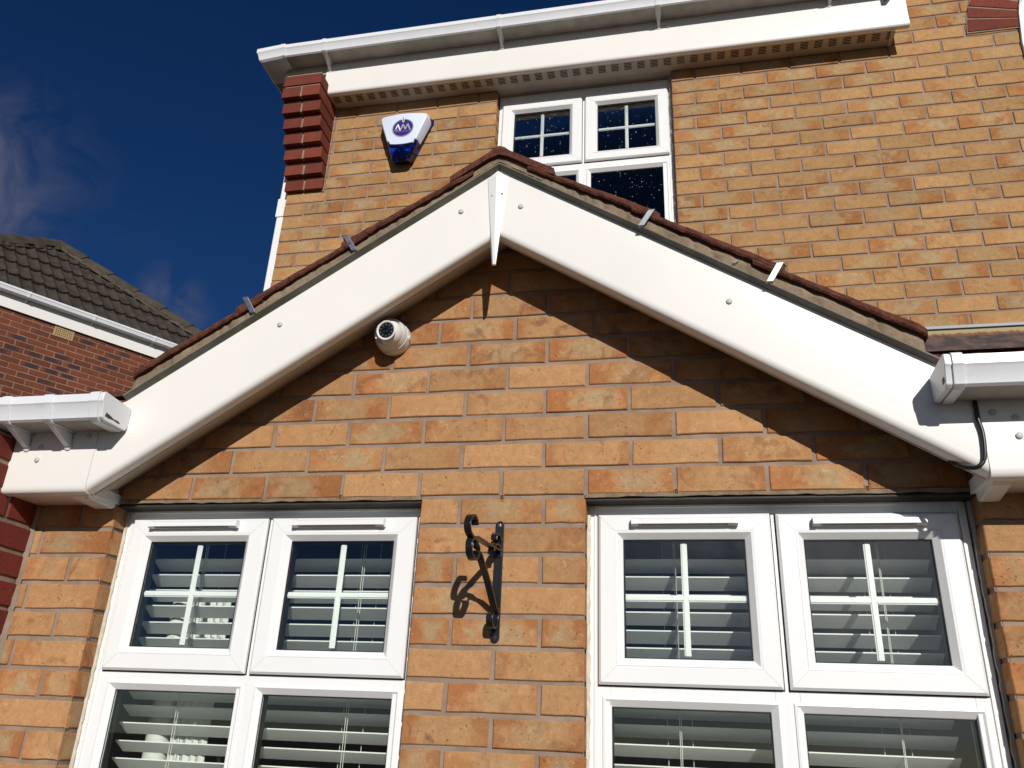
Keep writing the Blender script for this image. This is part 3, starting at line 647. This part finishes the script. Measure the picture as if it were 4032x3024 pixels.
# ---- black cable
def bez(pts, n=10):
    pts = [Vector(p) for p in pts]; out = []
    for i in range(len(pts) - 1):
        p0, p1, p2, p3 = pts[max(i - 1, 0)], pts[i], pts[i + 1], pts[min(i + 2, len(pts) - 1)]
        for k in range(n):
            t_ = k / n; out.append(.5 * ((2 * p1) + (-p0 + p2) * t_ + (2 * p0 - 5 * p1 + 4 * p2 - p3) * t_ ** 2 + (-p0 + 3 * p1 - 3 * p2 + p3) * t_ ** 3))
    out.append(pts[-1]); return out
m = MB(); cp = [(1.900, -.156, .24), (1.904, -.157, .157), (1.903, -.158, .119), (1.907, -.158, .087), (1.905, -.158, .048), (1.899, -.157, .020), (1.884, -.154, .006), (1.868, -.140, .010), (1.852, -.120, .024), (1.842, -.100, .045)]
m.tube(bez(cp), .0048, 10)
tag(m.build('cable', M['cable'], smooth=60), 'black cable looping down over the white board at the right gutter end', 'cable')

# ---- weep vents
for i, x in enumerate((.340, .791, 1.2375, 1.6875)):
    m = MB(); m.box(x - .0052, x + .0052, -.0012, .012, -.012 if i == 1 else -.0015, .0135 if i != 1 else .006)
    w = m.build('weep_vent', M['terra'], house); zc = .0065 if i != 1 else -.002
    m = MB()
    for a, c, d, e in ((-.0034, -.0018, -.0055, .0055), (.0018, .0034, -.0055, .0055), (-.0018, .0018, .0035, .0055), (-.0018, .0018, -.0055, -.0035), (-.0008, .0008, -.0018, .0022)): m.box(x + a, x + c, -.0020, -.0010, zc + d, zc + e)
    m.build('vent_mark', M['dark'], w)

# ---- upper wall
b = MB(); Z0 = 2.358
def segs_up(r):
    z = Z0 + r * PITCH; out = []
    if z + PITCH > 1.20 and z < 2.50: out = [(-.695, .400), (1.284, 3.6)]
    elif z < 2.50: out = [(-.695, 3.6)]
    else: out = [(2.10, 3.6)]
    return out
right = grid_perp(1.731, .1125, lambda r: r % 2)
def perp_up(r, a, c):
    if c < .5 and a < 0:
        st = -.695 + (.2215 if r % 2 == 0 else .107); return [st + .2225 * k for k in range(0, 6)]
    return right(r, a, c)
brick_field(b, (0, D, 0), (1, 0, 0), (0, -1, 0), range(-24, 19), segs_up, perp_up, z0=Z0)
b.build('upper_wall', [M['buffu'], M['mortar']], house)
b = MB(); brick_field(b, (.400, D, 0), (0, 1, 0), (1, 0, 0), range(-14, 2), lambda r: [(.003, .07)], lambda r, a, c: [], z0=Z0, rec=.004); b.build('window_reveal', [M['buffu'], M['mortar']], house); b = MB(); brick_field(b, (1.284, D, 0), (0, 1, 0), (-1, 0, 0), range(-14, 2), lambda r: [(.003, .07)], lambda r, a, c: [], z0=Z0, rec=.004)
b.build('window_reveal', [M['buffu'], M['mortar']], house)
b = MB(); brick_field(b, (-.695, D, 0), (0, 1, 0), (-1, 0, 0), range(-24, 2), lambda r: [(.004, 1.9)], grid_perp(.1, .1125, lambda r: r % 2), z0=Z0)
b.box(-.682, .396, D + .016, D + .15, .5, 2.7, 1); b.box(1.29, 3.6, D + .016, D + .15, .5, 2.7, 1); b.box(2.37, 3.6, D + .016, D + .15, 2.7, 3.8, 1); b.build('side_wall', [M['buffu'], M['mortar']], house)
# corbel of red bricks
m = MB()
for k in range(8):
    z0 = 1.970 + k * .0752; kk = min(k, 6); yf = 1.150 - kk * .0308
    sp = [(-.700, -.601), (-.589, -.492)] if k < 7 else [(-.700, -.492)]
    for a, c in sp:
        e = random.uniform(-.0015, .0015); m.box(a + e, c, yf + random.uniform(-.001, .001), D - .004, z0 + .004, z0 + .0685, 0, (random.random(), random.random(), random.random()))
    m.box(-.694, -.498, yf + .006, D - .003, z0 + .060 if k < 7 else z0 + .06, z0 + .0752 + .006, 1); m.box(-.603, -.587, yf + .005, yf + .03, z0 + .006, z0 + .066, 1)
m.box(-.690, -.500, 1.12, D - .004, 2.585, 2.70, 0, (.2, .3, .5))
m.build('corbel', [M['red'], M['mortar']], house, bevel=.0025)
m = MB(); m.box(-.499, -.486, D - .006, D - .001, 1.965, 2.52); m.build('corbel_joint', M['mortar'], house)
# fascia box, vented soffit, upper gutter
FY = 1.050
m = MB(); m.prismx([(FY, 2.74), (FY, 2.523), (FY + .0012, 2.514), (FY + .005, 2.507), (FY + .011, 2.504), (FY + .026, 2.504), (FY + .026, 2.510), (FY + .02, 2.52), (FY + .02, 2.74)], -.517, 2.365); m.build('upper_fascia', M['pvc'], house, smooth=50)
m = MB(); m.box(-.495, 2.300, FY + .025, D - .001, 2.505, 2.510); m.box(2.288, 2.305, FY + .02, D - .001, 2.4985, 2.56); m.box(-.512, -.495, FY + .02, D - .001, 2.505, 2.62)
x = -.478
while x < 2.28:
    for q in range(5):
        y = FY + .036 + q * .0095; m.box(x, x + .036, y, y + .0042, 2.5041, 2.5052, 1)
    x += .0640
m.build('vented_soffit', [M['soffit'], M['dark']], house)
for x, z in ((-.39, 2.672), (.0, 2.664), (.38, 2.668), (.83, 2.672), (1.28, 2.670), (2.28, 2.665)):
    mm = MB(); mm.lathe((x, FY, z), (0, -1, 0), [(0, .007), (.003, .007), (.0045, .005), (.005, 0)], 14); mm.build('nail_cap', M['cap'], house, smooth=60)
DY, DZ = 1.203, 2.541
XC = -.757                                            # back line of the returning gutter
m = MB(); sh = shell(GP, 0, .0022); R0, RM, R1, R2 = [], [], [], []
for y, z in sh:
    d = -.153 - y; R0.append((2.315, FY - .0 - d, z + DZ + .020)); RM.append((-.735, FY - d, z + DZ - .002)); R1.append((XC - d, FY - d, z + DZ - .014)); R2.append((XC - d, 4.0, z + DZ - .014))
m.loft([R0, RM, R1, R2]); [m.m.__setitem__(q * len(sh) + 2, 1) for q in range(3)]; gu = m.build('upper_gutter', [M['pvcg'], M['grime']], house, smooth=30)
for x in (-.508, .432, 1.222, 2.02): strap(gu, x, x + .024, DY, DZ + .0067 * (x + .5))
strap(gu, -.742, -.716, DY, DZ, nm='gutter_union', foot=False, t_=.004)
m = MB(); sh = shell(GP, -.004, -.0002); RA, RB, RC = [], [], []
for y, z in sh:
    d = -.153 - y; RA.append((-.735, FY - d, z + DZ - .002)); RB.append((XC - d, FY - d, z + DZ - .014)); RC.append((XC - d, 1.115, z + DZ - .014))
m.loft([RA, RB, RC]); m.build('gutter_corner', M['pvcg'], gu, smooth=30)
m = MB(); m.prismx([(FY - .118, 2.77), (FY - .118, 2.698), (FY - .11, 2.690), (FY, 2.690), (FY, 2.77)], 2.30, 2.318); m.build('end_cap', M['pvcg'], gu)
m = MB(); m.box(-.757, -.50, FY + .001, FY + .02, 2.64, 2.76); m.box(-.757, -.742, FY + .02, 3.9, 2.60, 2.76); m.box(-.742, -.70, FY + .02, 3.9, 2.60, 2.606); m.build('side_eave_board', M['soffit'], house)
# main roof, hidden above the gutter but real
m = MB(); rz = 2.775; sl = math.tan(math.radians(35)); m.add([(-.86, .95, rz), (2.36, .95, rz), (2.36, 4.6, rz + sl * 3.65), (2.6, 4.6, rz + sl * 3.65), (-.86, 8.2, rz)], [(0, 1, 2), (0, 2, 4)])
m.build('main_roof', M['tile'], house)
# white downpipe on the side wall
m = MB(); m.box(-.775, -.705, 1.245, 1.315, -.3, 2.70)
dp = m.build('downpipe', M['pvcw'], house, bevel=.006)
m = MB(); m.box(-.781, -.700, 1.239, 1.321, 1.885, 2.00); m.build('pipe_socket', M['pvcw'], dp, bevel=.004)
# red gauged brick arch and round headed window at the right edge
A1 = [(2.655, 2.606), (2.868, 2.576), (2.862, 2.531), (2.645, 2.532)]; A2 = [(2.667, 2.680), (2.873, 2.624), (2.866, 2.586), (2.658, 2.618)]; A3 = [(2.700, 2.757), (2.900, 2.672), (2.880, 2.634), (2.673, 2.692)]
A4 = [(2.75, 2.845), (2.935, 2.713), (2.908, 2.683), (2.706, 2.770)]; A5 = [(2.815, 2.915), (2.975, 2.752), (2.945, 2.722), (2.762, 2.857)]
m = MB(); m.prism([(2.640, 2.524), (2.652, 2.62), (2.69, 2.76), (2.75, 2.86), (2.82, 2.93), (3.0, 2.99), (3.0, 2.70), (2.91, 2.67), (2.872, 2.524)], D - .0045, D + .004, 1)
for A in (A1, A2, A3, A4, A5):
    n = len(A); m.add([(x, D - .008, z) for x, z in A] + [(x, D + .002, z) for x, z in A], [(0, 1, 2, 3)] + [(i, (i + 1) % n, n + (i + 1) % n, n + i) for i in range(n)], 0, (random.random(), random.random(), random.random()), [(.5, .5)] * 8)
m.build('brick_arch', [M['red'], M['mortar']], house)
m = MB(); ed = [(2.852, 2.432), (2.856, 2.465), (2.860, 2.504), (2.864, 2.546), (2.870, 2.602), (2.879, 2.646), (2.892, 2.685), (2.92, 2.725), (2.97, 2.77), (3.05, 2.81)]
m.prism(ed + [(3.3, 2.81), (3.3, 1.6), (2.852, 1.6)], D - .016, D + .03); m.build('arched_window', M['pvcw'], house, bevel=.002)
m = MB(); m.prism([(2.874, 2.635), (2.890, 2.690), (2.93, 2.745), (3.0, 2.80), (3.02, 2.79), (2.95, 2.735), (2.905, 2.68)], D - .02, D - .014); m.build('arch_grey_bead', M['cap'], house)  # thin grey strip following the curved frame edge

# ================================================================== things on the wall
# hanging basket bracket
t = thing('hanging_basket_bracket', 'black scrolled iron bracket screwed to the brick pier between the bay windows', 'bracket')
m = MB(); xc0, xc1, zt_, zb_ = .779, .801, -.066, -.366; poly = []
for k in range(9): a = math.pi * k / 8; poly.append((.790 + .0112 * math.cos(a), zt_ - .0112 + .0112 * math.sin(a)))
for k in range(9): a = math.pi + math.pi * k / 8; poly.append((.790 + .0112 * math.cos(a), zb_ + .0112 + .0112 * math.sin(a)))
m.prism(poly, -.0055, -.0012); m.build('wall_plate', M['iron'], t, bevel=.0008)
def flat(pts, w=.0082, th=.0029, name='arm', twist=None):
    """flat bar bent in the bracket's own plane; pts = (out from wall, z)"""
    pp = [(-.094 * o_, -o_, z) for o_, z in pts]; c = bez([(0.790 + x, y, z) for x, y, z in pp], 7); m = MB(); rings = []
    wx = Vector((.9956, -.094, 0))
    for i, p in enumerate(c):
        d = (c[min(i + 1, len(c) - 1)] - c[max(i - 1, 0)]).normalized(); nn = d.cross(wx).normalized(); a_ = 0
        if twist:
            f = i / (len(c) - 1)
            if twist[0] < f < twist[1]: a_ = (f - twist[0]) / (twist[1] - twist[0]) * math.pi * 2
        u = wx * math.cos(a_) + nn * math.sin(a_); v = -wx * math.sin(a_) + nn * math.cos(a_)
        rings.append([p + u * w + v * th, p - u * w + v * th, p - u * w - v * th, p + u * w - v * th])
    m.loft(rings); return m.build(name, M['iron'], t, bevel=.0006)
flat([(.004, -.143), (.092, -.147), (.176, -.149), (.207, -.155), (.232, -.148), (.241, -.131), (.230, -.112), (.211, -.105), (.195, -.110), (.188, -.122)], name='hook_arm')
flat([(.004, -.300), (.034, -.274), (.086, -.228), (.126, -.200), (.165, -.174), (.193, -.158), (.213, -.160), (.222, -.172), (.219, -.190), (.203, -.202), (.184, -.201), (.172, -.190), (.178, -.180)], name='brace', twist=(.27, .42))
flat([(.005, -.160), (.006, -.128), (.014, -.110), (.030, -.106), (.043, -.113), (.045, -.124)], name='scroll'); flat([(.004, -.145), (.020, -.134), (.040, -.134), (.056, -.143), (.058, -.155)], name='scroll')
flat([(.005, -.285), (.006, -.312), (.018, -.331), (.036, -.335), (.049, -.325), (.050, -.309), (.041, -.303)], name='scroll')
m = MB(); m.lathe((.790, -.0055, -.078), (0, -1, 0), [(0, .0048), (.0012, .0045), (.0022, .003), (.0024, 0)], 14)
sc = m.build('screw', M['screw'], t, smooth=60)
m = MB(); m.box(.7868, .7932, -.0084, -.0078, -.0786, -.0774); m.box(.7894, .7906, -.0084, -.0078, -.0812, -.0748); m.build('screw_slot', M['dark'], sc)
m = MB(); m.lathe((.791, -.0055, -.355), (0, -1, 0), [(0, .0040), (.0010, .0036), (.0014, 0)], 14); m.build('screw', M['rust'], t, smooth=60)

# dome camera
t = thing('security_camera', 'small white dome security camera mounted under the left slope of the gable', 'camera')
C0 = Vector((.450, 0, .473)); ax = Vector((.03, -1, -.06)).normalized()
m = MB(); m.lathe(C0 + Vector((0, .001, 0)), (0, -1, 0), [(0, .0490), (.004, .0505), (.020, .0510), (.030, .0490), (.046, .0465), (.058, .0440), (.062, .0415), (.060, .0385), (.050, .036)], 48); m.build('camera_base', M['camw'], t, smooth=50)
m = MB(); m.lathe(C0, (0, -1, 0), [(.0305, .0492), (.0318, .0500), (.0334, .0492)], 48); m.build('base_ring', M['camw'], t, smooth=60)
fd = Vector((-.02, -.93, -.16)).normalized(); BC = Vector((.455, -.056, .468))
m = MB(); pr = []
for k in range(0, 15): a = math.radians(-20 + k * 5.2 + 0); pr.append((.0375 * math.sin(a), .0375 * math.cos(a)))
pr += [(.0355, .0285), (.0362, .0262), (.0352, .0240), (.0330, .0225), (.0325, .0)]
m.lathe(BC, fd, pr, 40); m.build('camera_ball', M['camw'], t, smooth=45)
m = MB(); m.lathe(BC + fd * .0335, fd, [(0, .0222), (.0008, .0222), (.0009, .0)], 32); fc = m.build('lens_window', M['black'], t, smooth=40)
m = MB(); m.lathe(BC + fd * .0344, fd, [(0, .0095), (.0025, .0088), (.0028, .006), (.0012, .0055), (.0018, 0)], 24); m.build('lens', M['lens'], fc, smooth=50)
uu = fd.cross(Vector((0, 0, 1))).normalized(); ww = fd.cross(uu).normalized()
m = MB()
for k in range(10):
    a = 2 * math.pi * (k + .5) / 10; c = BC + fd * .0346 + (uu * math.cos(a) + ww * math.sin(a)) * .0170; m.lathe(c, fd, [(0, .0015), (.0006, .0014), (.0007, 0)], 8)
m.build('led_ring', M['led'], fc)
for a, rr in ((math.radians(-102), .0105), (math.radians(-5), .0105)):
    m = MB(); d_ = Vector((math.cos(a), 0, math.sin(a))); m.lathe(C0 + d_ * .0480 + Vector((0, -.020, 0)), d_, [(0, .0085), (.0035, .0085), (.0045, .0070)], 18); m.build('cable_plug', M['camw'], t, smooth=40)

# alarm box
t = thing('alarm_box', 'white and blue burglar alarm box with purple logo on the upper wall', 'alarm box')
AX = -.068
def shield(s, zt_=2.348, zb_=2.052, tw=.124, bw=.040, arc=.012, n=10):
    p = []
    for k in range(n + 1): f = -1 + 2 * k / n; p.append((AX + f * tw * s, zt_ + arc * (1 - f * f)))
    p += [(AX + (tw + .008) * s, zt_ - .016), (AX + (tw - .004) * s, zt_ - .045)]
    p += [(AX + (bw + .010) * s, zb_ + .012), (AX + bw * s, zb_), (AX - bw * s, zb_), (AX - (bw + .010) * s, zb_ + .012)]
    p += [(AX - (tw - .004) * s, zt_ - .045), (AX - (tw + .008) * s, zt_ - .016)]
    return p
m = MB(); r0 = [(x, D - .002, z) for x, z in shield(1.06, 2.352, 2.088)]; r1 = [(x, D - .014, z) for x, z in shield(1.10, 2.352, 2.082)]; r2 = [(x, D - .018, z) for x, z in shield(1.06, 2.350, 2.084)]; r3 = [(x, D - .055, z) for x, z in shield(.97, 2.345, 2.068)]; r4 = [(x, D - .066, z) for x, z in shield(.86, 2.335, 2.080)]
m.loft([r0, r1, r2, r3, r4]); m.build('strobe_body', M['blue'], t, bevel=.002)
def cover(s, dz=0):
    p = []; n = 10; tw = .122
    for k in range(n + 1): f = -1 + 2 * k / n; p.append((AX + f * tw * s, 2.346 + dz + .013 * (1 - f * f)))
    p += [(AX + .128 * s, 2.330), (AX + .124 * s, 2.312), (AX + .0800 * s, 2.186), (AX + .0700 * s, 2.184), (AX + .0620 * s, 2.166)]
    for k in range(1, 8): f = 1 - 2 * k / 8; p.append((AX + .0620 * s * f, 2.166 - .006 * (1 - f * f)))
    p += [(AX - .0620 * s, 2.166), (AX - .0700 * s, 2.184), (AX - .0800 * s, 2.186), (AX - .124 * s, 2.312), (AX - .128 * s, 2.330)]
    return p
m = MB(); m.loft([[(x, y, z) for x, z in cover(s, dz)] for y, s, dz in ((D - .016, 1.05, .004), (D - .030, 1.045, .004), (D - .066, .985, 0), (D - .073, .955, -.003), (D - .0745, .93, -.006))]); m.build('white_cover', M['alarmw'], t, smooth=35, bevel=.0015)
YL = D - .0749
def L(u, v): return (-.067 + (u - 1025) * .000245 + (v - 575) * .00003, 2.262 - (v - 575 + .15 * (u - 1025)) * .000303)
def disc(r0, r1, y, mat, nm, par):
    m = MB(); n = 40; a = [2 * math.pi * k / n for k in range(n)]
    m.loft([[(-.067 + r0 * math.cos(q), y, 2.262 + r0 * math.sin(q)) for q in a], [(-.067 + r1 * math.cos(q), y, 2.262 + r1 * math.sin(q)) for q in a]], True, False) if r0 > 0 else m.add([(-.067 + r1 * math.cos(q), y, 2.262 + r1 * math.sin(q)) for q in a], [tuple(range(n))])
    return m.build(nm, mat, par)
lg = disc(0, .0555, YL - .0004, M['purple'], 'logo', t); disc(.0525, .0578, YL - .0008, M['lgrey'], 'logo_ring', lg)
def stroke(m, pts, w):
    for (a, c) in zip(pts, pts[1:]):
        a = Vector(L(*a)); c = Vector(L(*c)); d = (c - a).normalized(); nn = Vector((-d.y, d.x)) * w * .000245
        q = [a - nn, a + nn, c + nn, c - nn]; m.add([(p.x, YL - .0012 - stroke.k, p.y) for p in q], [(0, 1, 2, 3)]); stroke.k += .00002
stroke.k = 0
m = MB(); stroke(m, [(868, 612), (920, 512)], 13); stroke(m, [(916, 508), (968, 635)], 13); stroke(m, [(1038, 362), (1038, 455)], 20); m.build('logo_letter', M['lwhite'], lg)
m = MB(); stroke(m, [(838, 645), (925, 622)], 10); stroke(m, [(982, 612), (1032, 500)], 15); stroke(m, [(1028, 497), (1082, 605)], 15); stroke(m, [(1076, 605), (1140, 483)], 15); stroke(m, [(1136, 480), (1188, 612)], 15); stroke(m, [(845, 662), (1195, 632)], 2); m.build('logo_letter', M['lgrey'], lg)
m = MB(); stroke(m, [(1040, 352), (1038, 445)], 8); m.build('logo_letter', M['purple'], lg)
m = MB()
for k in range(17):
    if k in (8,): continue
    u0 = 862 + k * 17; stroke(m, [(u0, 672 - k * 2.2), (u0 + 10, 671 - k * 2.2)], 4)
m.build('logo_text', M['lgrey'], lg)

# ================================================================== neighbouring house
P0 = Vector((-6.544, 5.626, 0)); TD = Vector((.5435, .8394, 0)); ND = Vector((.8394, -.5435, 0)); UP = Vector((0, 0, 1))
nb = thing('neighbouring_house', 'dark red brick house with a grey hipped roof beyond the left gutter', 'house')
def NP(t_, n_, z): return P0 + TD * t_ + ND * n_ + UP * z
m = MB(); NZ = 4.018
def nfn(r, u):
    z = NZ + r * .075
    if 2.90 < z < 2.96 and u < .07: return 2
    return 0
brick_field(m, P0, TD, ND, range(-40, 0), lambda r: [(-2.3, 3.1)] if r != -15 else [(-2.3, .06), (.06, 3.1)], lambda r, a, c: ([x for x in grid_perp(0, .1125, lambda q: (q + 7) % 2)(r, a, c)] if not (r == -15 and c < 1) else [-2.3 + .0755 * k for k in range(1, 31)]), z0=NZ, pitch=.075, j=.011, rec=.004, jit=.001, mfn=nfn)
m.build('brick_wall', [M['nbrick'], M['nmortar'], M['nyellow']], nb)
def nbox(m, t0, t1, n0, n1, z0, z1, mi=0):
    vs = [NP(a, c, z) for a in (t0, t1) for c in (n0, n1) for z in (z0, z1)]; m.add(vs, [(0, 1, 3, 2), (4, 6, 7, 5), (0, 4, 5, 1), (2, 3, 7, 6), (0, 2, 6, 4), (1, 5, 7, 3)], mi)
m = MB(); nbox(m, -2.28, 3.08, -5.0, -.012, ZG, 4.1); m.build('house_body', M['nmortar'], nb)
m = MB(); nbox(m, -2.45, 3.25, .0, .032, 3.992, 4.20); nbox(m, 3.08, 3.25, -5.2, .0, 3.992, 4.2); m.build('fascia', M['pvc'], nb)
# gutter of the neighbour
prof = [(.034, 4.235), (.034, 4.185), (.042, 4.170), (.118, 4.168), (.128, 4.174), (.140, 4.212), (.146, 4.218), (.146, 4.240)]
pin = [(n_ - .003 if n_ > .09 else n_ + .003, z + .003) for n_, z in prof]
pr = prof + pin[::-1]; m = MB(); m.loft([[NP(a, n_, z) for n_, z in pr] for a in (-2.5, 3.3)]); ng = m.build('gutter', M['pvcg'], nb)
for tt in (-.95, -.155, .630, 1.42, 2.2):
    m = MB(); po = [(n_ + (.004 if n_ > .05 else 0), z - .004) for n_, z in prof]; po[-1] = (.151, 4.243); q_ = po + prof[::-1]
    m.loft([[NP(a, n_, z) for n_, z in q_] for a in (tt, tt + .028)])
    m.loft([[NP(a, n_, z) for n_, z in ((.10, 4.166), (.034, 4.166), (.034, 4.125), (.042, 4.122))] for a in (tt + .008, tt + .020)]); m.build('gutter_bracket', M['pvcg'], ng)
# air brick
m = MB(); nbox(m, .253, .490, -.004, .006, 3.853, 3.984)
for i in range(9):
    for k in range(4): nbox(m, .276 + i * .0226, .287 + i * .0226, .0055, .0068, 3.873 + k * .0265, 3.886 + k * .0265, 1)
m.build('air_brick', [M['airb'], M['dark']], nb)
# roof: rows of double roman tiles on the face towards the camera
TH = math.radians(42); EO = NP(0, .10, 4.215); SL = -ND * math.cos(TH) + UP * math.sin(TH); NN = TD.cross(SL); NN = NN if NN.z > 0 else -NN
AT, AS, HL, HR = .43, 2.77, 1.12, 1.09
def rng(s): return AT - (AS - s) / HL, AT + (AS - s) / HR
def RP(t_, s, h): return EO + TD * t_ + SL * s + NN * h
def roll(t_):
    f = ((t_ + .0) % .150) / .150; return .020 * math.exp(-((f - .30) / .13) ** 2) - .004 * (f > .55)
m = MB(); G = .52; s0 = -.012; k = 0
while s0 + k * G < AS:
    sa = s0 + k * G; sb2 = min(sa + G + .04, AS); la, ra = rng(max(sa, -.01)); lb, rb_ = rng(sb2)
    n = int((ra - la) / .0125); v = []; f = []
    for i in range(n + 1):
        t_ = la + (ra - la) * i / n
        wob = .0015 * math.sin(i * 1.7) ; tt = min(max(t_, lb), rb_)
        # each column stops where the hip crosses it
        se = sb2
        if t_ < lb: se = AS - (AT - t_) * HL
        if t_ > rb_: se = AS - (t_ - AT) * HR
        h = roll(t_); jz = .0015 * math.sin(int(t_ / .15) * 12.9 + k * 7)
        v += [RP(t_, sa + wob, .040 + h + jz), RP(t_, max(se, sa + .004), .006 + h), RP(t_, sa + .004 + wob, .004 + h)]
    for i in range(n): f += [(3 * i, 3 * i + 1, 3 * i + 4, 3 * i + 3), (3 * i + 2, 3 * i, 3 * i + 3, 3 * i + 5)]
    m.add(v, f); k += 1
m.build('roof', M['nroof'], nb)
apex = RP(AT, AS, 0); le, re = RP(rng(0)[0], 0, 0), RP(rng(0)[1], 0, 0); bk = -ND * 2 * (AS * math.cos(TH))
m = MB(); m.add([apex, le, re, le + bk, re + bk], [(0, 2, 4), (0, 4, 3), (0, 3, 1)]); m.build('rear_roof', M['nroof'], nb)
# hip tiles
def hip(e, n, first, name='hip_tile'):
    d = (e - apex); Lh = d.length; d = d.normalized(); side = d.cross(UP).normalized(); up = side.cross(d).normalized(); up = up if up.z > 0 else -up; side = side if True else side
    pos = first
    for k in range(n):
        p = apex + d * pos; L_ = .50
        m = MB(); rings = []
        for q, (a, li) in enumerate(((-.02, .035), (L_ + .015, .060))):
            c = p + d * a; o = []
            for sx, hz in ((-.150, -.055), (-.095, .020), (-.055, .058), (.055, .058), (.095, .020), (.150, -.055)): o.append(c + side * sx + up * (hz + li))
            for sx, hz in ((.140, -.075), (-.140, -.075)): o.append(c + side * sx + up * (hz + li))
            rings.append(o)
        m.loft(rings); m.build('hip_tile', M['nridge'], nb)
        pos += L_
    m = MB(); rings = []
    for q in range(60):
        c = apex + d * (q * (pos) / 59); w = .165 + random.uniform(-.02, .02); rings.append([c + side * -w + up * -.055, c + side * -w * .9 + up * (.0), c + side * w * .9 + up * 0, c + side * w + up * -.055])
    m.loft(rings); m.build('hip_mortar', M['nbed'], nb)
hip(re, 9, .0); hip(le, 9, .0); hip(re + bk, 8, .0); hip(le + bk, 8, .0)
